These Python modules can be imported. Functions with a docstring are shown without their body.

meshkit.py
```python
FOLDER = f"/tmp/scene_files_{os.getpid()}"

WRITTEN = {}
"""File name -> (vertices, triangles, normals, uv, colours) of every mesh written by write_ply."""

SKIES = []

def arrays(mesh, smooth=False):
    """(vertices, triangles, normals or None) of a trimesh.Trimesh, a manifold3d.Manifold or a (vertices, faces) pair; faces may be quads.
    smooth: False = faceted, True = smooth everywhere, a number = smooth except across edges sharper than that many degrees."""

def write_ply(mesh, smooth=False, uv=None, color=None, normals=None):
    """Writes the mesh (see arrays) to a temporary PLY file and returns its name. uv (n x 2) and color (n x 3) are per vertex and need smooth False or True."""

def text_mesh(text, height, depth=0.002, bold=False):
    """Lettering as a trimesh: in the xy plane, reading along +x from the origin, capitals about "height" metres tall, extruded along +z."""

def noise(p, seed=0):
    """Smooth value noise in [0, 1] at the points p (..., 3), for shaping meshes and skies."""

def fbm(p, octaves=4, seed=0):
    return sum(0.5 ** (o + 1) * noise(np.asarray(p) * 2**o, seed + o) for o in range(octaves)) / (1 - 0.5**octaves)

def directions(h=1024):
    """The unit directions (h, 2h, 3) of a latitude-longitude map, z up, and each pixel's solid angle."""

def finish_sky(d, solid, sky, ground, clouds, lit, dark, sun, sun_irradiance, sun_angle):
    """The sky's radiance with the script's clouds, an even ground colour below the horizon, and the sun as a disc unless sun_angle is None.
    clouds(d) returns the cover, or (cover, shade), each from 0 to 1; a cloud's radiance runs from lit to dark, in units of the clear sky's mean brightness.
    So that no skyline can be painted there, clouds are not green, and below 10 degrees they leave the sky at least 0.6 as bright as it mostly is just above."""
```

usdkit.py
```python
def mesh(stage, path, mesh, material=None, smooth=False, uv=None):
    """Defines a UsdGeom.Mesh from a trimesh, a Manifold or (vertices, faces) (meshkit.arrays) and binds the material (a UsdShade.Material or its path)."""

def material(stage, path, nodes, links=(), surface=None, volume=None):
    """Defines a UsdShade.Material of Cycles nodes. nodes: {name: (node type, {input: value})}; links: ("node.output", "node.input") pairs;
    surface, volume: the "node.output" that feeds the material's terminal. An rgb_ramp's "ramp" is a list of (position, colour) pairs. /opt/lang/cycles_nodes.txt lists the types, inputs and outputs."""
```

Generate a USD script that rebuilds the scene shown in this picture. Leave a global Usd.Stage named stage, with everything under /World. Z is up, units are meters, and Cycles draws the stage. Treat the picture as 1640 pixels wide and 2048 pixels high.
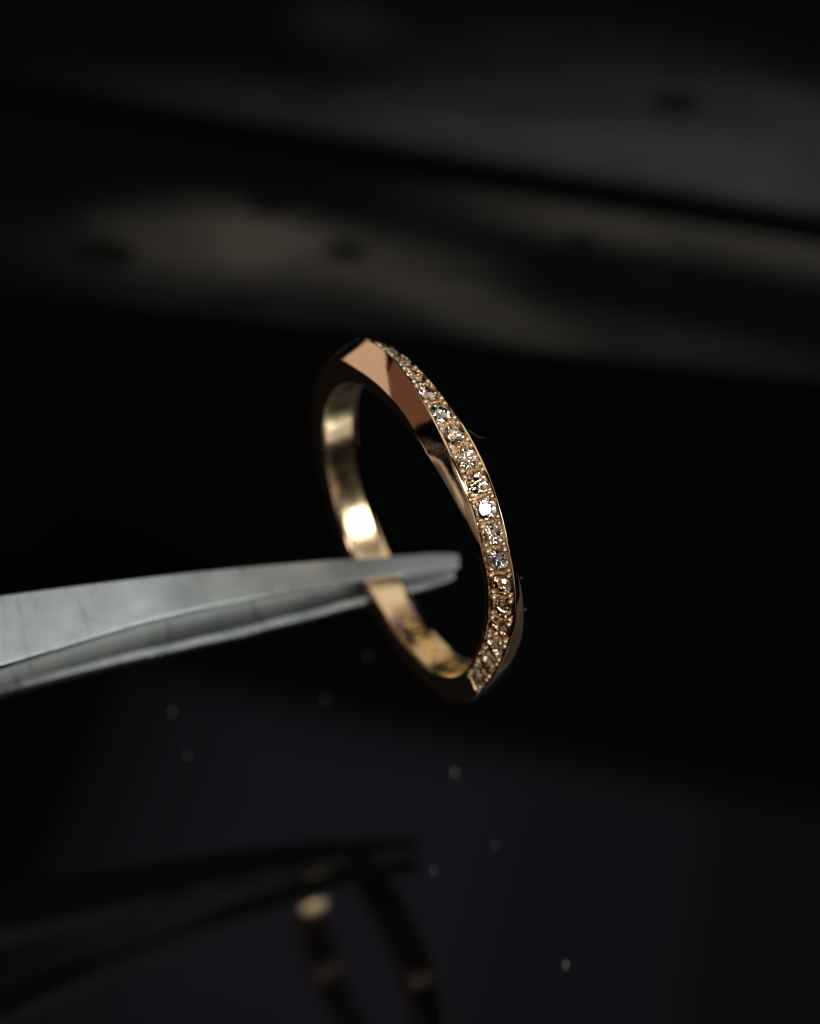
import math, random
import numpy as np, trimesh, manifold3d as m3, usdkit, meshkit
from scipy.interpolate import CubicSpline, PchipInterpolator
from pxr import Usd, UsdGeom, UsdLux, UsdShade, Gf, Sdf

random.seed(7); rng = np.random.default_rng(11)
stage = Usd.Stage.CreateInMemory()
UsdGeom.SetStageUpAxis(stage, 'Z'); UsdGeom.SetStageMetersPerUnit(stage, 1.0)
UsdGeom.Xform.Define(stage, '/World'); UsdGeom.Scope.Define(stage, '/World/Looks')
MM = 0.001

# ------------------------------------------------------------------ view frame
# The world has z up and the glossy sheet at z = 0. The lens looks down at 45 degrees and is rolled by 5.6 degrees.
D, PX = 100.0, 0.0268                      # mm from lens to ring centre, mm per photo pixel there
ALPHA, ROLL, HOVER = 0.78924, 0.09737, 22.95
Zc = np.array([math.sin(ROLL)*math.cos(ALPHA), math.cos(ROLL)*math.cos(ALPHA), math.sin(ALPHA)])   # world up seen from the lens
Yc = np.array([0, 0, -1.0]); Yc = Yc - Zc*(Yc @ Zc); Yc /= np.linalg.norm(Yc)
Xc = np.cross(Yc, Zc)
ROT = np.stack([Xc, Yc, Zc])               # lens axes -> world axes
C0 = np.array([0.167, -0.681, 0.0])        # ring centre, lens axes, mm
LIFT = np.array([0, 0, HOVER])
def W(p):                                  # lens axes, mm -> world, mm
    return (np.asarray(p, float) - C0) @ ROT.T + LIFT
def Wd(d):
    return np.asarray(d, float) @ ROT.T
def ray(px, py, z):                        # a place z mm in front of the ring's depth, lens axes
    d = D - z
    return np.array([(px-820)*PX*d/D, -(py-1024)*PX*d/D, z])
EYE = W([0, 0, D])
def on_level(px, py, level):               # the place on a horizontal plane, world mm
    d = W(ray(px, py, 0)) - EYE
    return EYE + d*((level-EYE[2])/d[2])

# ------------------------------------------------------------------ camera
cam = UsdGeom.Camera.Define(stage, '/World/camera')
cam.AddTransformOp().Set(Gf.Matrix4d(*np.vstack([np.c_[ROT.T, np.zeros(3)], np.r_[EYE*MM, 1]]).ravel().tolist()))
cam.CreateFocalLengthAttr(50.0); cam.CreateHorizontalApertureAttr(50*1640*PX/D)
cam.CreateVerticalApertureAttr(50*2048*PX/D)
cam.CreateClippingRangeAttr(Gf.Vec2f(0.005, 50.0))
cam.CreateFocusDistanceAttr((D-8.6)*MM); cam.CreateFStopAttr(50/2.9)
cam.CreateExposureAttr(0.0)

# ------------------------------------------------------------------ lamps and added fill panels
def rect_lamp(name, direction, dist, w, h, radiance, color=(1, 1, 1), aim=None):
    """A lamp in DIRECTION (lens axes) from the ring, DIST mm away, facing the ring (or AIM, world mm)."""
    d = Wd(np.asarray(direction, float)/np.linalg.norm(direction))
    pos = LIFT + d*dist
    z = pos - (LIFT if aim is None else np.asarray(aim)); z /= np.linalg.norm(z)
    up = np.array([0, 0, 1.0]) if abs(z[2]) < .97 else np.array([0, 1.0, 0])
    x = np.cross(up, z); x /= np.linalg.norm(x); y = np.cross(z, x)
    l = UsdLux.RectLight.Define(stage, '/World/' + name)
    l.AddTransformOp().Set(Gf.Matrix4d(*np.vstack([np.c_[np.stack([x, y, z]), np.zeros(3)], np.r_[pos*MM, 1]]).ravel().tolist()))
    l.CreateWidthAttr(w*MM); l.CreateHeightAttr(h*MM)
    l.CreateIntensityAttr(radiance); l.CreateColorAttr(Gf.Vec3f(*color))
    return l
def sky_dir(az, el):                       # azimuth from straight ahead (right is +), elevation, degrees -> lens axes
    a, e = math.radians(az), math.radians(el)
    return ROT.T @ np.array([math.sin(a)*math.cos(e), math.cos(a)*math.cos(e), math.sin(e)])
LAMPS_AND_FILLS = [   # name, direction, distance, width, height, radiance, colour (mm)
    ('bench_lamp', sky_dir(124, 34), 220, 40, 62, 17.0, (1, .97, .92)),
    ('spark_lamp', sky_dir(-160, 30), 260, 56, 46, 11.0, (1, .97, .93)),  # small unseen lamp added to make the stones sparkle
    ('room_light', sky_dir(-175, 6.5), 420, 1080, 128, .42, (1, .93, .84)),  # unseen glowing panel added behind the lens, standing for the room
    ('side_lamp', sky_dir(-62, -5.5), 150, 95, 46, .60, (1, .82, .67)),  # unseen panel added in place of the hand mirrored in the facet
    ('warm_side_lamp', sky_dir(-92, 19), 210, 150, 136, .14, (1, .52, .34)),  # dim brown panel added for the darker part of that reflection
    ('left_lamp', sky_dir(-60, 45), 260, 150, 130, .10, (1, .76, .58)),  # unseen fill added to lift the ring's left side face
    ('low_lamp', sky_dir(-121, -6.8), 170, 62, 15, .36, (1, .92, .80)),  # unseen fill added so the facet's lower end mirrors grey
    ('counter_lamp', sky_dir(163, 46), 260, 60, 46, 9.0, (1, .97, .92)),  # second unseen lamp added for sparkle
    ('right_lamp', sky_dir(72, 38), 250, 170, 170, .8, (1, .94, .80)),  # unseen fill added to brighten the right facet by way of the sheet
]
for a in LAMPS_AND_FILLS:
    rect_lamp(*a)
def ceiling_lamp(name, x0, x1, y0, y1, z, radiance, color, turn=0):
    l = UsdLux.RectLight.Define(stage, '/World/' + name)
    l.AddTranslateOp().Set(Gf.Vec3d((x0+x1)/2*MM, (y0+y1)/2*MM, z*MM))
    l.AddRotateZOp().Set(turn)
    l.CreateWidthAttr((x1-x0)*MM); l.CreateHeightAttr((y1-y0)*MM); l.CreateIntensityAttr(radiance); l.CreateColorAttr(Gf.Vec3f(*color))
ceiling_lamp('overhead_lamp', -110, 190, -190, 152, 340, .76, (1, .955, .82))
for k, (x0, x1, y0, y1) in enumerate(((-215, 330, 330, 706), (-170, 190, 400, 706), (-120, 70, 480, 706))):   # a dim ceiling, brightest near its far edge
    ceiling_lamp('ceiling_light' + ('', '_001', '_002')[k], x0, x1, y0, y1, 900 + 8*k, (.065, .06, .055)[k], (.86, .72, 1), -9)
rect_lamp('front_fill', sky_dir(-11, 19), 900, 360, 420, .52, (1, .90, .68))  # unseen fill added ahead to brighten the lower bore, not a window

# ------------------------------------------------------------------ materials
def mat(name, nodes, links, surface='p.BSDF'):
    return usdkit.material(stage, '/World/Looks/' + name, nodes, links, surface=surface)
def metal(name, color, rough, spread=.03, scale=900., bump=.0, bump_scale=3000., stretch=(1, 1, 1), dark=.85):
    nodes = {'co': ('texture_coordinate', {}), 'mp': ('mapping', {'scale': stretch}),
             'n': ('noise_texture', {'scale': scale, 'detail': 4.0, 'roughness': .6}),
             'r': ('map_range', {'from_min': .3, 'from_max': .7, 'to_min': max(rough-spread, 0.01), 'to_max': rough+spread}),
             'c': ('mix_color', {'a': tuple(c*dark for c in color), 'b': color}),
             'p': ('principled_bsdf', {'metallic': 1.0})}
    links = [('co.object', 'mp.vector'), ('mp.vector', 'n.vector'), ('n.fac', 'r.value'), ('r.result', 'p.roughness'), ('n.fac', 'c.fac'), ('c.result', 'p.base_color')]
    if bump:
        nodes['n2'] = ('noise_texture', {'scale': bump_scale, 'detail': 3.0})
        nodes['b'] = ('bump', {'strength': bump, 'distance': .00002})
        links += [('mp.vector', 'n2.vector'), ('n2.fac', 'b.height'), ('b.normal', 'p.normal')]
    return mat(name, nodes, links)
ROSE = metal('rose_gold', (.91, .625, .42), .085, .03, 700., .16, 1800.)
BORE = metal('bore_gold', (.94, .69, .43), .19, .04, 900., .08, 2500., (1, 1, 1), .9)
SETTING = metal('setting_gold', (.92, .67, .40), .17, .06, 2500., .25, 9000.)
BRIGHT = metal('bright_gold', (.96, .82, .64), .26, .06, 2500.)
MARK = metal('stamped_gold', (.92, .68, .30), .30, .05, 2500.)
BLADE, RISE = W(ray(0, 1290, 1.6)) - W(ray(700, 1140, -6.2)), Wd([.15, .95, -.25])
BLADE /= np.linalg.norm(BLADE); RISE = RISE - BLADE*(RISE @ BLADE); RISE /= np.linalg.norm(RISE)
def blade_steel():
    """Steel ground across the blade: fine scratches along RISE, faint smudges, a few dark scuffs."""
    nodes = {'co': ('texture_coordinate', {}),
             'u': ('vector_math', {'math_type': 'dot_product', 'vector2': tuple(BLADE)}), 'v': ('vector_math', {'math_type': 'dot_product', 'vector2': tuple(RISE)}),
             'uv': ('combine_xyz', {}),
             'm1': ('mapping', {'scale': (5200., 500., 1)}), 'n1': ('noise_texture', {'scale': 1., 'detail': 4., 'roughness': .65, 'distortion': .3}),
             'm2': ('mapping', {'scale': (260., 330., 1)}), 'n2': ('noise_texture', {'scale': 1., 'detail': 4., 'roughness': .6}),
             'm3': ('mapping', {'scale': (1500., 240., 1), 'location': (.3, .1, 0)}), 'n3': ('noise_texture', {'scale': 1., 'detail': 3.}),
             'r': ('map_range', {'from_min': .25, 'from_max': .75, 'to_min': .23, 'to_max': .33}),
             'scuff': ('map_range', {'from_min': .60, 'from_max': .72, 'to_min': 1., 'to_max': .55, 'clamp': True}),
             'c': ('mix_color', {'a': (.35, .395, .42), 'b': (.45, .495, .52)}), 'c2': ('mix_color', {'blend_type': 'multiply', 'fac': 1.0}),
             'b': ('bump', {'strength': .45, 'distance': .00004}),
             'p': ('principled_bsdf', {'metallic': 1.0})}
    links = [('co.object', 'u.vector1'), ('co.object', 'v.vector1'), ('u.value', 'uv.x'), ('v.value', 'uv.y')]
    for k in '123': links += [('uv.vector', f'm{k}.vector'), (f'm{k}.vector', f'n{k}.vector')]
    links += [('n2.fac', 'r.value'), ('r.result', 'p.roughness'), ('n2.fac', 'c.fac'), ('n3.fac', 'scuff.value'), ('c.result', 'c2.a'), ('scuff.result', 'c2.b'), ('c2.result', 'p.base_color'),
              ('n1.fac', 'b.height'), ('b.normal', 'p.normal')]
    return mat('brushed_steel', nodes, links)
STEEL = blade_steel()
BURR = metal('steel_burr', (.8, .82, .84), .10, .02)
def gem_mat(name, color):
    return mat(name, {'p': ('glass_bsdf', {'color': color, 'IOR': 2.417, 'roughness': 0.0})}, [])
GEMS = [gem_mat('clear_diamond', (.99, .97, .95)), gem_mat('champagne_diamond', (.97, .90, .84)), gem_mat('pale_pink_diamond', (.98, .92, .90)), gem_mat('gold_reflect_diamond', (.955, .86, .77))]  # the last has the gold's warm reflection painted into its colour
GLOSS = mat('black_acrylic', {'co': ('texture_coordinate', {}), 'n': ('noise_texture', {'scale': 60., 'detail': 3.}),
                              'r': ('map_range', {'to_min': .02, 'to_max': .06}),
                              'p': ('principled_bsdf', {'base_color': (.003, .003, .0035), 'ior': 1.49})},
            [('co.object', 'n.vector'), ('n.fac', 'r.value'), ('r.result', 'p.roughness')])
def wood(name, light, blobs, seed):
    """Worn dark bench wood with patchy light painted in: pale patches, dark falloff (BLOBS: x, y, rx, ry, rotation, strength in world metres)."""
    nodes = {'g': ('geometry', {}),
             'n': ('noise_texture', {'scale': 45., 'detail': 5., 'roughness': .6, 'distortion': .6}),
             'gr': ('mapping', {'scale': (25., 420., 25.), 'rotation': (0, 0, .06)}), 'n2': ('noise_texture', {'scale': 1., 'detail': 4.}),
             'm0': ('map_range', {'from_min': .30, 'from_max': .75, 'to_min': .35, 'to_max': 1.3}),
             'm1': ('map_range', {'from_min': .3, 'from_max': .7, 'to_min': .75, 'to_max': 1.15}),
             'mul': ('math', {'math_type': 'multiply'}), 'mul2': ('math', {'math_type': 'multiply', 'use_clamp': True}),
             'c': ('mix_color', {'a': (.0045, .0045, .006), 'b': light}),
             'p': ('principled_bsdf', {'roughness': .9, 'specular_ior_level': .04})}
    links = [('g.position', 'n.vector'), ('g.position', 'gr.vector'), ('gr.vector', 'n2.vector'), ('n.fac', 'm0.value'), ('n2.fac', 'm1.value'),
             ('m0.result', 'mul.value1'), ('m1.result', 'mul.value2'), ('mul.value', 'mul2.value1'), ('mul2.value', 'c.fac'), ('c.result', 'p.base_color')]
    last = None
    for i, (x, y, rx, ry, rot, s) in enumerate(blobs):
        # mapping of type texture puts the painted light patch's centre at the origin and scales it to one
        nodes[f'b{i}'] = ('mapping', {'mapping_type': 'texture', 'location': (x, y, LV*MM), 'rotation': (0, 0, rot), 'scale': (rx, ry, .0022)})  # shallow z scale paints the board sides in the seam dark, as shade
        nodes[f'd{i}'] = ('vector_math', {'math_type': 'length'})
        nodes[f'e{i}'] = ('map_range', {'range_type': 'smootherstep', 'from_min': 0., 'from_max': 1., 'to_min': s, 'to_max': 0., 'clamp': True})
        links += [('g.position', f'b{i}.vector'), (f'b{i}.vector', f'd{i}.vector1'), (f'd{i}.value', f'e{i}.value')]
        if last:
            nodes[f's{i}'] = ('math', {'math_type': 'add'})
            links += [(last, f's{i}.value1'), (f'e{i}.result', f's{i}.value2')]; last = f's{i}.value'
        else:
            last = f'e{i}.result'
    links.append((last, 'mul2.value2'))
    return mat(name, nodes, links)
DARKWOOD = mat('dark_wood', {'p': ('principled_bsdf', {'base_color': (.008, .007, .006), 'roughness': .9, 'specular_ior_level': .04})}, [])
DUST = mat('dust', {'p': ('principled_bsdf', {'base_color': (.55, .55, .57), 'roughness': .6})}, [])
LINT = mat('lint', {'p': ('principled_bsdf', {'base_color': (.16, .15, .14), 'roughness': .7})}, [])

# ------------------------------------------------------------------ helpers
taken = {}
def numbered(path):
    k = taken.get(path, -1) + 1; taken[path] = k
    return path if k == 0 else f'{path}_{k:03d}'
def tag(prim, label=None, category=None, group=None, kind=None):
    for k, v in (('label', label), ('category', category), ('group', group), ('kind', kind)):
        if v: prim.SetCustomDataByKey(k, v)
    return prim
def thing(name, at, **kw):                 # an Xform at the thing's base (world mm)
    path = numbered('/World/' + name)
    x = UsdGeom.Xform.Define(stage, path); x.AddTranslateOp().Set(Gf.Vec3d(*(np.asarray(at, float)*MM)))
    tag(x.GetPrim(), **kw)
    return path, np.asarray(at, float)
def part(name, parent, mesh, material, smooth=False, at=None, **kw):
    """A mesh given in world mm as one prim under PARENT (a path and that path's place)."""
    v, f = (mesh.to_mesh().vert_properties[:, :3], mesh.to_mesh().tri_verts) if hasattr(mesh, 'to_mesh') else (mesh.vertices, mesh.faces) if hasattr(mesh, 'vertices') else mesh
    path, base = parent
    path = numbered(f'{path}/{name}')
    m = usdkit.mesh(stage, path, ((np.asarray(v) - base)*MM, f), material, smooth)
    tag(m.GetPrim(), **kw)
    return path, base
def single(name, mesh, material, at, smooth=False, **kw):
    v, f = (mesh.vertices, mesh.faces) if hasattr(mesh, 'vertices') else mesh
    path = numbered('/World/' + name)
    m = usdkit.mesh(stage, path, ((np.asarray(v) - at)*MM, f), material, smooth)
    UsdGeom.Xformable(m).AddTranslateOp().Set(Gf.Vec3d(*(np.asarray(at, float)*MM)))
    return tag(m.GetPrim(), **kw)
def sweep(rings, closed):
    """(vertices, faces) of a surface through RINGS (n x m x 3); open ones get end caps."""
    n, m = rings.shape[:2]
    v = rings.reshape(-1, 3); f = []
    i = np.arange(n if closed else n-1)[:, None]; j = np.arange(m)[None]
    a, b, c, d = i*m+j, ((i+1) % n)*m+j, ((i+1) % n)*m+(j+1) % m, i*m+(j+1) % m
    f = [np.stack([a, b, c], -1).reshape(-1, 3), np.stack([a, c, d], -1).reshape(-1, 3)]
    f = np.vstack(f)
    if not closed:
        v = np.vstack([v, rings[0].mean(0), rings[-1].mean(0)]); k = np.arange(m)
        f = np.vstack([f, np.c_[np.full(m, n*m), k, (k+1) % m], np.c_[np.full(m, n*m+1), (n-1)*m+(k+1) % m, (n-1)*m+k]])
    t = trimesh.Trimesh(v, f, process=False)
    if t.volume < 0: f = f[:, ::-1]
    return v, f
def prism(outline, depth):                 # outline: n x 3 (world), extruded along the vector DEPTH
    o = np.asarray(outline, float); n = len(o)
    return sweep(np.stack([o, o + depth]), False)

# ------------------------------------------------------------------ setting: black sheet and bench boards
def slab(corners, top, thick):
    o = np.array([[x, y, top] for x, y in corners]); return prism(o, np.array([0, 0, -thick]))
eA, eB = on_level(0, 590, 0), on_level(1640, 762, 0)       # far edge of the sheet
ed = (eB - eA)/np.linalg.norm(eB - eA); en = np.array([-ed[1], ed[0], 0])
if en[1] < 0: en = -en
mid = (eA + eB)/2
sheet = [(mid + ed*s*260 + en*t)[:2] for s, t in ((-1, -520), (1, -520), (1, 0), (-1, 0))]
path = numbered('/World/black_sheet')
m = usdkit.mesh(stage, path, tuple((x*MM if i == 0 else x) for i, x in enumerate(slab(sheet, 0, 3))), GLOSS)
tag(m.GetPrim(), label='glossy black sheet under the ring, mirroring the tweezers', category='sheet', kind='structure')
bench = ('/World/workbench', np.zeros(3))
tag(UsdGeom.Xform.Define(stage, bench[0]).GetPrim(), kind='structure', label='dark wooden bench with a wide seam behind the sheet', category='workbench'); taken[bench[0]] = 0
LV = -3.1
sA, sB = on_level(230, 212, LV), on_level(1640, 442, LV)   # the seam between two boards
sd = (sB - sA)/np.linalg.norm(sB - sA); sn = np.array([-sd[1], sd[0], 0]); sn = sn if sn[1] > 0 else -sn
smid = (sA + sB)/2; sang = math.atan2(sd[1], sd[0])
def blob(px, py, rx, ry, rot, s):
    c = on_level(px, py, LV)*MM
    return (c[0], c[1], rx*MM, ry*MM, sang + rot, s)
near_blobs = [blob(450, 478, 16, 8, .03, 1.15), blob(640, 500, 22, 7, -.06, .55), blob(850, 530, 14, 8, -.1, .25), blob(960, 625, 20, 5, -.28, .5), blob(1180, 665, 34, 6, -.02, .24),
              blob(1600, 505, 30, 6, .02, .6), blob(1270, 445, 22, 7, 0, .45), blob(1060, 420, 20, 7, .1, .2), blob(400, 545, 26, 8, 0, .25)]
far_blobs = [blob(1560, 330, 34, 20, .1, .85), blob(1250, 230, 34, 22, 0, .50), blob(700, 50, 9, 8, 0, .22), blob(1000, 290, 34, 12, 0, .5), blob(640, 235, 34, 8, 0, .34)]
BOARD = [wood('worn_lit_board_near', (.088, .083, .073), near_blobs, 0), wood('worn_lit_board_far', (.060, .066, .067), far_blobs, 1)]  # patches of light and their falloff painted into the boards' colour
def board(t0, t1, m, **kw):
    c = [(smid + sd*s*300 + sn*t)[:2] for s, t in ((-1, t0), (1, t0), (1, t1), (-1, t1))]
    # rounded upper edges: a cross-section swept along the board
    r = 1.2; sec = [(t0, -18), (t0, -r)] + [(t0+r-r*math.cos(a), -r+r*math.sin(a)) for a in (.5, 1.05, 1.57)] + [(t1-r+r*math.sin(a), -r+r*math.cos(a)) for a in (0, .5, 1.05, 1.57)] + [(t1, -18)]
    rings = np.array([[smid + sd*s*300 + sn*t + np.array([0, 0, z]) for t, z in sec] for s in (-1, 1)])
    rings[..., 2] += LV - smid[2]
    return part('board', bench, sweep(rings, False), m, 40, **kw)
board(-330, -2.6, BOARD[0], label='nearer bench board, worn, patchy light painted in as pale streaks, dark pits')
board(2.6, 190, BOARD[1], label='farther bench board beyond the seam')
for i, (px, py, r) in enumerate(((690, 502, 1.5), (1350, 208, 2.2), (1300, 556, 1.8), (540, 415, 1.6), (205, 505, 2.2), (1160, 480, 1.2))):
    c = on_level(px, py, LV)                # burnt pits: shallow dark plugs with a rim
    k = trimesh.creation.cylinder(r, .25, sections=18); k.apply_scale([1.25, .8, 1]); k.apply_translation(c + [0, 0, -.10])
    part('burn_pit', bench, k, DARKWOOD, 30)
single('bench_base', trimesh.creation.box([640, 1100, 6], trimesh.transformations.translation_matrix([0, 60, LV-22])), DARKWOOD, np.array([0, 60, LV-25]), kind='structure', label='dark underside of the bench seen through the seam', category='workbench')

# ------------------------------------------------------------------ the ring (twisted bar with a bore)
az, el, Ri = .375, .356, 8.348
ax_c = np.array([math.cos(el)*math.cos(az), math.cos(el)*math.sin(az), -math.sin(el)])
n_c = np.array([0, 0, 1.]) - ax_c*ax_c[2]; n_c /= np.linalg.norm(n_c)
t_c = np.cross(ax_c, n_c); t_c = t_c if t_c[1] > 0 else -t_c
AX, NN, TT = Wd(ax_c), Wd(n_c), Wd(t_c)     # axis, towards the lens, upwards in the picture
def P(th, w, r):                            # ring coordinates -> world mm
    th, w, r = np.broadcast_arrays(np.asarray(th, float), np.asarray(w, float), np.asarray(r, float))
    return LIFT + w[..., None]*AX + (r*np.cos(th))[..., None]*NN + (r*np.sin(th))[..., None]*TT
WL, WR = -1.05, 1.10
deg = np.arange(-90, 101, 10.)
Bd = np.array([0, 0, .02, .18, .37, .546, .66, .665, .592, .468, .327, .197, .081, .016, 0, 0, 0, 0, 0, 0])
Lw = np.array([-1.05, -1.04, -1.01, -.88, -.69, -.514, -.389, -.304, -.235, -.207, -.23, -.25, -.235, -.19, -.137, -.09, -.02, .03, .07, .09])
Lr = np.array([8.5, 8.47, 8.45, 8.46, 8.49, 8.537, 8.59, 8.65, 8.76, 8.97, 9.23, 9.54, 9.86, 10.15, 10.38, 10.49, 10.46, 10.36, 10.18, 10.0])
Rw = np.array([-1.05, -1.03, -.98, -.533, -.096, .255, .488, .64, .78, .93, 1.04, 1.09, 1.1, 1.1, 1.1, 1.1, 1.09, 1.08, 1.06, 1.04])
Rr = np.array([9.88, 9.86, 9.84, 9.85, 9.88, 9.92, 9.95, 9.93, 9.90, 9.86, 9.78, 9.69, 9.61, 9.58, 9.60, 9.65, 9.70, 9.76, 9.80, 9.84])
Tr = np.array([9.75, 9.48, 9.344, 9.346, 9.448, 9.56, 9.58, 9.50, 9.36, 9.25, 9.16, 9.08, 9.05, 9.05, 9.1, 9.2, 9.3, 9.4, 9.5, 9.6])
Sr = np.array([9.8, 9.8, 9.8, 9.8, 9.8, 9.6, 9.3, 9.15, 9.12, 9.12, 9.12, 9.12, 9.12, 9.12, 9.12, 9.14, 9.30, 9.66, 9.82, 9.84])
SP = {k: CubicSpline(deg, v) for k, v in dict(B=Bd, Lw=Lw, Lr=Lr, Rw=Rw, Rr=Rr, T=Tr, S=Sr).items()}
E0, E1 = -73.5, 88.0                        # the stones' channel runs between these angles
def sm(x): x = np.clip(x, 0, 1); return x*x*(3-2*x)
NOTCH, FLOOR, RAIL = .60, .10, .10
def corners(d):
    """Control points of the cross-section at angle d (degrees, -180..180)."""
    g = float(np.clip(d, -74, 100)); s = {k: float(f(g)) for k, f in SP.items()}
    B = np.array([WL + max(s['B'], 0), Ri])
    L, R = np.array([s['Lw'], s['Lr']]), np.array([s['Rw'], s['Rr']])
    T = np.array([WR, s['T']]); S = np.array([WL, s['S']])
    if d < 38 and d > -75:                  # the side face runs out: its edge slides onto the bore's rim
        k = sm((38-d)/27)
        S = S*(1-k) + (B + np.array([0.004, .03]))*k
    plain = dict(L=np.array([-.93, 9.88]), R=np.array([.98, 9.88]), T=np.array([WR, 9.78]), S=np.array([WL, 9.78]))
    if d < E0:
        k = sm((E0-d)/2.2); k2 = sm((E0-d)/40)
        L = L*(1-k) + (plain['L']*k2 + np.array([-1.0, 9.80])*(1-k2))*k; S = (B + np.array([.004, .03]))*(1-k) + plain['S']*k if d > -90 else plain['S']
        R = R*(1-k2) + plain['R']*k2; T = T*(1-k2) + plain['T']*k2
    if d > E1:
        k = sm((d-E1)/22); k3 = sm((d-E1)/50)
        L = np.array([L[0]*(1-k3) + plain['L'][0]*k3, L[1]*(1-k) + plain['L'][1]*k]); R = R*(1-k) + plain['R']*k; T = T*(1-k) + plain['T']*k; S = S*(1-k) + plain['S']*k
    depth = NOTCH*sm((d-E0)/.8)*sm((E1-d)/.8)
    return B, S, L, R, T, depth
def channel(L, R, depth, floor):
    u = R - L; wd = np.linalg.norm(u); u = u/wd; nrm = np.array([-u[1], u[0]])      # outward
    if nrm[1] < 0 and abs(u[0]) > .05: nrm = -nrm
    if u[1] > .5: nrm = np.array([-u[1], u[0]])
    a, b = L + u*RAIL, R - u*RAIL; m = (L + R)/2; hb = min(.36, wd/2-RAIL)
    return u, nrm, wd, a - nrm*floor, m - u*hb - nrm*depth, m + u*hb - nrm*depth, b - nrm*floor, a, b
def fil(A, Bp, Cp, r):
    """Rounds corner Bp of A-Bp-Cp by r: three points."""
    p, q = A - Bp, Cp - Bp; lp, lq = np.linalg.norm(p), np.linalg.norm(q)
    r = min(r, .4*lp, .4*lq); p, q = Bp + p/max(lp, 1e-9)*r, Bp + q/max(lq, 1e-9)*r
    return [p, (p + q + 2*Bp)/4, q]
def section(d):
    B, S, L, R, T, depth = corners(d)
    u, nrm, wd, *_, a, b = channel(L, R, depth, 0)
    _, _, _, _, na, nb, _, _, _ = channel(L, R, max(depth, 1e-4), 0)
    back = sm((abs(d)-100)/25)              # comfort-fit rounding of the bore's edge, wider on the plain shank
    cw, cr = .07 + .30*back, .05 + .07*back
    rimL = [np.array([B[0] + cw, Ri]), np.array([B[0] + cw*.45, Ri + cr*.18]), np.array([B[0] + cw*.12, Ri + cr*.55]), np.array([B[0], Ri + cr])]
    if depth > 1e-3: S = S.copy()
    # keep the left side monotone: bore rim, side edge, ridge
    low = rimL[-1]
    if S[1] < low[1] + .01: S = np.array([min(S[0], low[0]+.01), low[1] + .012])
    if L[1] < S[1] - .3 and d < -20: S = np.array([low[0], low[1] + .012])
    pts = rimL + fil(low, S, L, .035) + fil(S, L, a, .03 + .10*sm((d-52)/20))
    i = len(pts) - 4                         # the facet between side edge and ridge is faintly domed
    e = pts[i+1] - pts[i]; le = np.linalg.norm(e); nv = np.array([-e[1], e[0]])/max(le, 1e-6); nv = nv if nv[0] < 0 else -nv
    pts[i+1:i+1] = [pts[i] + e*k + nv*.085*min(le, 1.)*k*(1-k) for k in (.25, .5, .75)]
    pts += [a, na, nb, b]
    fr, ft = fil(b, R, T, .03), fil(R, T, np.array([WR, Ri+.2]), .12)
    e = ft[0] - fr[-1]; le = np.linalg.norm(e); nv = np.array([-e[1], e[0]])/max(le, 1e-6); nv = nv if nv[1] > 0 or (abs(nv[1]) < .05 and nv[0] > 0) else -nv
    pts += fr + [fr[-1] + e*k + nv*.22*min(le, 1.6)*k*(1-k) for k in (.25, .5, .75)] + ft
    pts += [np.array([WR, Ri + cr]), np.array([WR - cw*.12, Ri + cr*.55]), np.array([WR - cw*.45, Ri + cr*.18]), np.array([WR - cw, Ri])]
    pts += [np.array([WR - cw + (B[0]+cw-WR+cw)*k, Ri]) for k in (.2, .4, .6, .8)]
    return np.array(pts)
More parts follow.
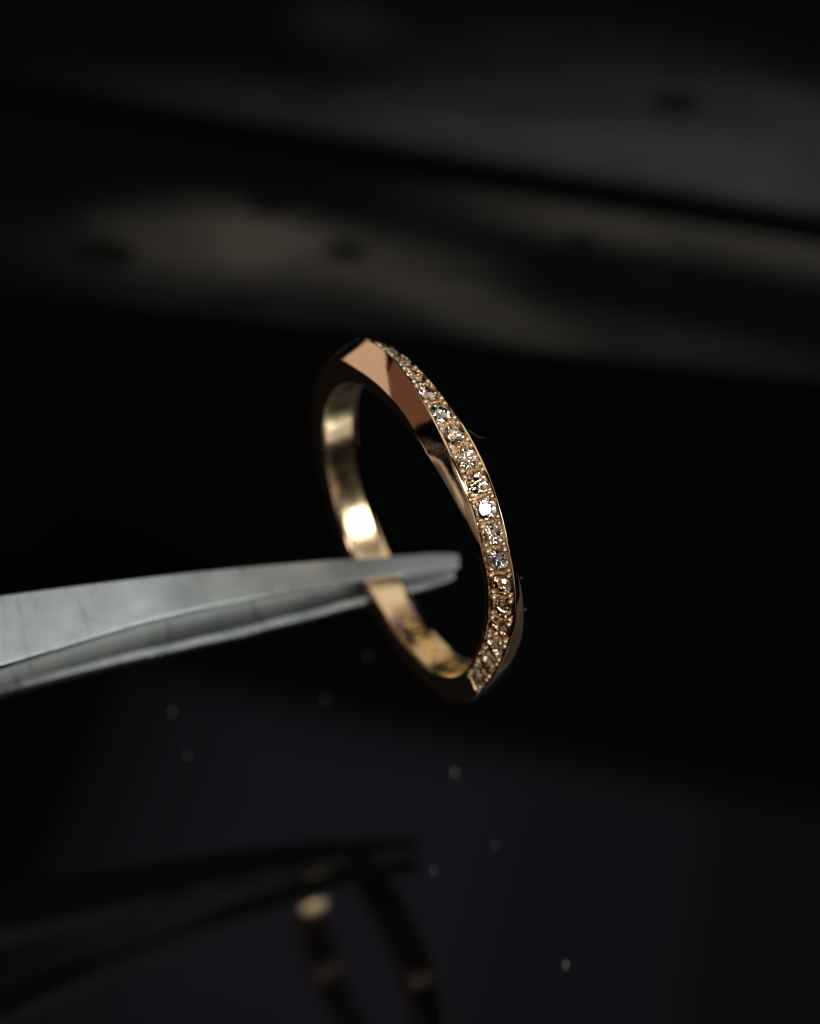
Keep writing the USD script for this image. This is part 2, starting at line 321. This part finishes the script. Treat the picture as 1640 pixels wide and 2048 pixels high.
angles = np.unique(np.r_[np.arange(-180, 180, 1.0), np.linspace(E0-2.4, E0+1, 16), np.linspace(E1-1, E1+.4, 8)])
secs = np.array([section(d) for d in angles])
th = np.radians(angles)[:, None]
rings = P(th, secs[..., 0], secs[..., 1])
# hand-finished bore: very slight waves
wob = meshkit.fbm(np.c_[(np.cos(th)*Ri + 0*secs[..., 0]).ravel()*.55, (np.sin(th)*Ri + 0*secs[..., 0]).ravel()*.55, secs[..., 0].ravel()*.5]).reshape(secs.shape[:2])
w8 = np.clip(1 - (secs[..., 1]-Ri)/.25, 0, 1)*.046*sm((np.abs(angles)-95)/30)[:, None]
rings += (wob*w8)[..., None]*(np.cos(th)[..., None]*NN + np.sin(th)[..., None]*TT)
RING = thing('ring', P(math.radians(-72), 0, 9.9), label='rose gold twisted band ring set with a row of small diamonds, gripped by tweezers', category='ring')
bv, bf = sweep(rings, True); per = rings.shape[1]
inner_from = per - 4 - 4                     # section points of the right rim's rounding and the bore itself
inside = [k for k in range(per) if k <= 1 or k >= per - 5]
is_in = np.isin(bf % per, inside).all(1)
band = part('band', RING, (bv, bf[~is_in]), ROSE, 32)
part('inner_surface', RING, (bv, bf[is_in]), BORE, 40)

# stones: the row runs along the middle of the twisting face
def frame(d):
    _, _, L, R, _, _ = corners(d)
    u, nrm, wd, *_ = channel(L, R, NOTCH, 0)
    return (L + R)/2, u, nrm, wd
GEM, PITCH = 1.06, 1.335
def mid_point(d):
    m, u, nrm, wd = frame(d); return P(math.radians(d), *(m - nrm*FLOOR))
fine = np.arange(E0, E1+.01, .25); pts = np.array([mid_point(d) for d in fine])
arc = np.r_[0, np.cumsum(np.linalg.norm(np.diff(pts, axis=0), axis=1))]
PHASE = .70
stops = np.arange(PHASE, arc[-1]-.5, PITCH); gem_deg = np.interp(stops, arc, fine); gap_deg = np.interp(stops[:-1]+PITCH/2, arc, fine)
def axes(d):
    """World place and axes (along, across, outward) on the channel's floor at angle d."""
    m, u, nrm, wd = frame(d); o = mid_point(d); t = math.radians(d)
    rad = math.cos(t)*NN + math.sin(t)*TT
    across = u[0]*AX + u[1]*rad; along = mid_point(d+.5) - mid_point(d-.5); along /= np.linalg.norm(along)
    across -= along*(across @ along); across /= np.linalg.norm(across)
    out = np.cross(along, across); ref = nrm[0]*AX + nrm[1]*rad
    if out @ ref < 0: out = -out
    return o, along, across, out, wd
def brilliant(d):
    v = []
    for k in range(8):
        a, b = math.pi/4*k, math.pi/4*(k+.5)
        v += [(.275*d*math.cos(a), .275*d*math.sin(a), .155*d), (.395*d*math.cos(b), .395*d*math.sin(b), .094*d)]
        v += [(.12*d*math.cos(b), .12*d*math.sin(b), -.345*d)]
    for k in range(16):
        a = math.pi/8*k
        v += [(.5*d*math.cos(a), .5*d*math.sin(a), .012*d), (.5*d*math.cos(a), .5*d*math.sin(a), -.012*d)]
    v.append((0, 0, -.43*d))
    return trimesh.convex.convex_hull(np.array(v))
ins = []
idg = np.unique(np.r_[np.arange(E0+.35, E1-.35, 1.0), E1-.35])
for d in idg:
    _, _, L, R, _, _ = corners(d)
    u, nrm, wd, A, nb, nc, Bq, _, _ = channel(L, R, NOTCH-.006, FLOOR)
    e = .006
    ins.append([A + u*e + (nb-A)*(0), nb + u*e, nc - u*e, Bq - u*e])
ins = np.array(ins)
# the side walls of the notch slope, so the floor's corners are moved onto them
for k, d in enumerate(idg):
    _, _, L, R, _, _ = corners(d)
    u, nrm, wd, A, nb, nc, Bq, a, b = channel(L, R, NOTCH, FLOOR)
    f = FLOOR/NOTCH
    ins[k, 0] = a + (nb-a)*f + u*.006; ins[k, 3] = b + (nc-b)*f - u*.006
iv, iff = sweep(P(np.radians(idg)[:, None], ins[..., 0], ins[..., 1]), False)
solid = m3.Manifold(m3.Mesh(iv.astype(np.float32), np.ascontiguousarray(iff, dtype=np.uint32)))
cut = []
seat = trimesh.convex.convex_hull(np.array([(r*math.cos(a), r*math.sin(a), z) for a in np.arange(24)*math.pi/12 for r, z in ((GEM*.515, .5), (GEM*.515, -.03), (.16, -.62))]))
for d in gem_deg:
    o, al, ac, ou, wd = axes(d); M = np.eye(4); M[:3, 0], M[:3, 1], M[:3, 2], M[:3, 3] = al, np.cross(ou, al), ou, o
    s = seat.copy(); s.apply_transform(M)
    cut.append(m3.Manifold(m3.Mesh(s.vertices.astype(np.float32), np.ascontiguousarray(s.faces, dtype=np.uint32))))
def wedge(o, al, ac, ou, half, dip):      # a V-shaped graver cut along AC
    q = [o + ac*sx*half + v for sx in (-1, 1) for v in (al*dip*.9 + ou*.05, -al*dip*.9 + ou*.05, -ou*dip)]
    t = trimesh.convex.convex_hull(np.array(q)); return m3.Manifold(m3.Mesh(t.vertices.astype(np.float32), np.ascontiguousarray(t.faces, dtype=np.uint32)))
for d in gap_deg:
    o, al, ac, ou, wd = axes(d)
    for sa in (-1, 1):
        cut.append(wedge(o + ac*sa*(wd/2-.17), ac, al, ou, .52, .075))
for d in gap_deg:                          # hollows burnished between the grains
    o, al, ac, ou, wd = axes(d)
    for sa in (-.19, 0, .19):
        t = trimesh.creation.icosphere(2, .135); t.apply_translation(o + ac*(sa + rng.normal(0, .02)) + al*rng.normal(0, .03) + ou*.02)
        cut.append(m3.Manifold(m3.Mesh(t.vertices.astype(np.float32), np.ascontiguousarray(t.faces, dtype=np.uint32))))
bed = solid - m3.Manifold.batch_boolean(cut, m3.OpType.Add)
bed_path = part('setting_bed', RING, bed, SETTING, 25)
gem = brilliant(GEM)
catch = int(np.argmin([np.linalg.norm(mid_point(d) - W(ray(970, 1022, 8.8))) for d in gem_deg]))
for i, d in enumerate(gem_deg):
    o, al, ac, ou, wd = axes(d)
    sp = rng.uniform(0, math.pi/4); ty = rng.normal(0, .06, 2)
    ou2 = ou + al*ty[0] + ac*ty[1]; ou2 /= np.linalg.norm(ou2); al2 = al - ou2*(al @ ou2); al2 /= np.linalg.norm(al2)
    if i == catch:                          # this stone's table is turned to glint in the added small lamp
        h = Wd(sky_dir(-160, 30))/1 + (EYE-o)/np.linalg.norm(EYE-o); h /= np.linalg.norm(h); h = ou + np.clip(h-ou, -.16, .16)
        ou2 = h/np.linalg.norm(h); al2 = al - ou2*(al @ ou2); al2 /= np.linalg.norm(al2)
    M = np.eye(4); M[:3, 0], M[:3, 1], M[:3, 2], M[:3, 3] = al2*math.cos(sp)+np.cross(ou2, al2)*math.sin(sp), np.cross(ou2, al2)*math.cos(sp)-al2*math.sin(sp), ou2, o + ou*.015
    g = gem.copy(); g.apply_scale(1 + rng.normal(0, .008)); g.apply_transform(M)
    warm = float(np.clip(max((4-d)/45, (d-30)/70), 0, 1))   # warm gold reflection painted in by browner stones towards both ends
    part('diamond', RING, g, GEMS[int(rng.choice(4, p=[.5-.25*warm, .2+.1*warm, .25-.2*warm, .05+.35*warm]))])
ball = trimesh.creation.icosphere(2, 1.0)
for d in np.r_[gap_deg, np.interp(stops[0]-PITCH/2, arc, fine), np.interp(min(stops[-1]+PITCH/2, arc[-1]), arc, fine)]:
    o, al, ac, ou, wd = axes(d)
    for sa in (-1, 1):
        for sl in (-1, 1):
            r = .145*rng.uniform(.88, 1.12)
            b = ball.copy(); b.apply_scale([r, r, r*.9])
            M = np.eye(4); M[:3, 0], M[:3, 1], M[:3, 2] = al, np.cross(ou, al), ou
            M[:3, 3] = o + al*sl*(.165+rng.normal(0, .012)) + ac*sa*(min(wd/2-.2, .47)+rng.normal(0, .015)) + ou*.06
            b.apply_transform(M); part('bead', bed_path, b, BRIGHT, True)
    for sa in (-.5, .5):                    # small grains raised between the stones
        r = rng.uniform(.05, .085); b = ball.copy(); b.apply_scale(r); b.apply_translation(o + al*rng.normal(0, .05) + ac*(sa*.38 + rng.normal(0, .04)) + ou*.03)
        part('grain', bed_path, b, SETTING, True)
# worn stamp marks inside the lower shank, too soft to read: strokes and two punched fields
def stamp(d0, w0, h, w, kind):
    """A shallow raised outline on the bore about d0 degrees, w0 along the axis; h along the bore, w across (mm)."""
    out = []
    def bar(a0, b0, a1, b1, t=.085):
        pa, pb = np.array([a0, b0]), np.array([a1, b1]); dd = pb-pa; L = np.linalg.norm(dd); dd /= L; nn = np.array([-dd[1], dd[0]])*t/2
        q = [pa-nn, pa+nn, pb+nn, pb-nn]; vs = []
        for rr in (Ri+.01, Ri-.018):
            for x, y in q: vs.append(P(math.radians(d0) + x/Ri, w0 + y, rr))
        out.append(trimesh.convex.convex_hull(np.array(vs)))
    if kind == 0: bar(0, -w/2, 0, w/2)
    if kind == 1: bar(-h/2, -w/2, h/2, -w/2); bar(0, -w/2, 0, w/2)
    if kind == 2: bar(-h/2, -w/2, h/2, w/2); bar(h/2, -w/2, h/2, w/2)
    if kind == 3:
        for s in (-1, 1): bar(s*h/2, -w/2, s*h/2, w/2); bar(-h/2, s*w/2, h/2, s*w/2)
    if kind == 4:
        an = np.linspace(0, 2*math.pi, 15)
        for a, b in zip(an[:-1], an[1:]): bar(h/2*math.cos(a), w/2*math.sin(a), h/2*math.cos(b), w/2*math.sin(b))
        bar(-h*.2, -w*.2, h*.2, w*.2)
    return trimesh.util.concatenate(out)
for k, d in enumerate(np.arange(-148, -122, 3.2)):
    part('stamp_mark', RING, stamp(d, .12, .30, .75, (1, 0, 2, 0, 1, 2, 0, 1, 2)[k]), MARK)
part('stamp_mark', RING, stamp(-117.5, .12, .62, .80, 3), MARK)
part('stamp_mark', RING, stamp(-109, .15, .75, .85, 4), MARK)
part('stamp_mark', RING, stamp(-101, .15, .75, .85, 4), MARK)

# ------------------------------------------------------------------ tweezers
def poly(xs, ys, x): return PchipInterpolator(xs, ys)(x)
Nt = np.array([.27, .30, .915]); Nt /= np.linalg.norm(Nt)
def tine_rings(lip, tip_px, thick, top, low, depth, n=60, rough=0.):
    """A blade from its tip to beyond the frame. top, low: photo outline of its broad outer face; depth: how far the face stands from the ring's depth."""
    xs = np.r_[tip_px - np.array([0, 3, 8, 16, 28]), np.linspace(tip_px-45, -420, n)]
    out = []
    for i, x in enumerate(xs):
        z = float(poly(*depth, x)); yt, yl = float(poly(*top, x)), float(poly(*low, x))
        tilt = (.24 if lip else .10 + .28*float(sm((x-300)/420)))*(yl-yt)*PX                                      # the face leans back towards its upper edge
        if lip and 290 < x < 740: yl += 5.5*max(0, math.sin(x*.52 + 2.2*math.sin(x*.071)))*(.5 + .5*math.sin(x*.043))   # nicked teeth
        a, b = ray(x, yt, z-tilt), ray(x, yl, z+tilt)
        t = thick(x); w = np.linalg.norm(b-a); e = (b-a)/w
        c = min(.10, w*.18)
        sec = [a + e*c*.3 - Nt*c, a + e*c, b - e*c, b - e*c*.3 - Nt*c*.35, b + e*0 - Nt*c, b - Nt*(t-c*.7), b - e*c - Nt*t, a + e*c - Nt*t, a - Nt*(t-c)]
        if lip:                                                    # lip added along the rear blade's lower edge to catch the light
            g = min(lip, w*.4); gp = g/PX; sec[2:4] = [b - e*g, ray(x, yl-gp*.9, z+tilt+.22-.2*g), ray(x, yl-gp*.1, z+tilt+.22), b + Nt*.05]
        out.append([W(p) for p in sec])
    return np.array(out)
X = lambda *p: (np.array([q[0] for q in sorted(p)], float), np.array([q[1] for q in sorted(p)], float))
front_top = X((-420, 1255), (0, 1189), (122, 1173), (244, 1158), (366, 1144), (500, 1131), (780, 1111), (880, 1105), (908, 1105), (918, 1108))
front_low = X((-420, 1450), (0, 1332), (150, 1287), (300, 1242), (500, 1197), (640, 1173), (780, 1152), (880, 1140), (908, 1138), (918, 1136))
front_dep = X((-420, 7), (0, 1.6), (250, -1.2), (500, -4.2), (760, -6.98), (918, -8.05))
rear_low = X((-420, 1500), (0, 1388), (250, 1324), (480, 1272), (700, 1216), (820, 1187), (880, 1170), (900, 1163), (908, 1158))
rear_top = X((-420, 1290), (0, 1235), (250, 1196), (500, 1168), (780, 1145), (880, 1136), (900, 1136), (908, 1138))
rear_dep = X((-420, -2.2), (0, -4.2), (250, -5.8), (500, -7.7), (760, -9.2), (908, -9.75))
TW = thing('tweezers', W(ray(-420, 1350, 5)), label='brushed steel tweezers with scratched blades holding the ring from the left', category='tweezers')
fr = tine_rings(0, 918, lambda x: .55 + .55*sm((900-x)/900) , front_top, front_low, front_dep)
rr = tine_rings(.42, 908, lambda x: .60 + .5*sm((900-x)/900), rear_top, rear_low, rear_dep, 360)
rr += meshkit.fbm(rr.reshape(-1, 3)*2.2).reshape(rr.shape[:2])[..., None]*.05*Wd([.0, 1, 0])
front = part('tine', TW, sweep(fr, False), STEEL, 28, label='nearer blade, passing through the ring')
rear = part('tine', TW, sweep(rr, False), STEEL, 28, label='rear blade behind the shank, thin rough edge showing')
for px, py in ((706, 1204), (632, 1223), (608, 1225), (525, 1248), (498, 1252), (472, 1258), (360, 1290), (330, 1298), (382, 1284)):
    z = float(poly(*rear_dep, px))
    b = ball.copy(); b.apply_scale(.11); b.apply_translation(W(ray(px, py, z + .45)))
    part('burr', rear, b, BURR, True)

# ------------------------------------------------------------------ dust and lint
flake = trimesh.creation.icosphere(1, 1.0)
SPECKS = [(910, 1546, .10, 'pale dust speck on the black sheet, straight below the ring'), (1131, 1930, .09, 'dust speck at lower right of the black sheet, alone near the bottom'),
          (866, 1741, .06, 'faint dust speck on the sheet just right of the mirrored tweezer tips'), (345, 1425, .07, 'dust speck on the sheet just below the tweezer blades'),
          (990, 1690, .05, 'faintest dust speck on the sheet, between the two brighter ones'), (375, 1512, .05, 'faint dust speck on the sheet left of the mirrored tweezers'),
          (735, 1312, .06, 'dust speck on the sheet just left of the ring\'s lower shank'), (650, 1400, .05, 'faint dust speck on the sheet below left of the ring')]
for px, py, r, label in SPECKS:
    o = on_level(px, py, 0); b = flake.copy(); b.apply_scale([r*.45, r*3.0, r*.4]); b.apply_translation(o + [0, 0, r*.45])
    single('dust_speck', b, DUST, o, True, label=label, category='dust speck')
for px, py, z, r, label in ((1050, 1219, 3.0, .034, 'tiny bright dust grain stuck on the ring\'s lower right edge'), (1043, 1156, 4.5, .024, 'tiny dust grain on the ring\'s right edge, the upper one')):
    o = W(ray(px, py, z)); b = flake.copy(); b.apply_scale(r); b.apply_translation(o)
    single('dust_grain', b, DUST, o, True, label=label, category='dust grain')
def tube(path, r, k=6):
    path = np.asarray(path); out = []
    for i, p in enumerate(path):
        t = path[min(i+1, len(path)-1)] - path[max(i-1, 0)]; t /= np.linalg.norm(t)
        s = np.cross(t, [0, 0, 1.]); s /= np.linalg.norm(s); q = np.cross(t, s)
        out.append([p + r*(math.cos(a)*s + math.sin(a)*q) for a in np.arange(k)*2*math.pi/k])
    return sweep(np.array(out), False)
hx = np.array([(936, 860), (944, 865), (950, 870), (957, 874), (964, 875), (968, 873)], float)
hp = np.array([W(ray(x, y, 5.6)) for x, y in hx]); s = np.linspace(0, 1, 20)
hair = CubicSpline(np.linspace(0, 1, len(hp)), hp)(s)
single('lint_fibre', tube(hair, .009), LINT, hair[0], True, label='short curled lint fibre stuck to the ring\'s outer edge beside the stones', category='fibre')
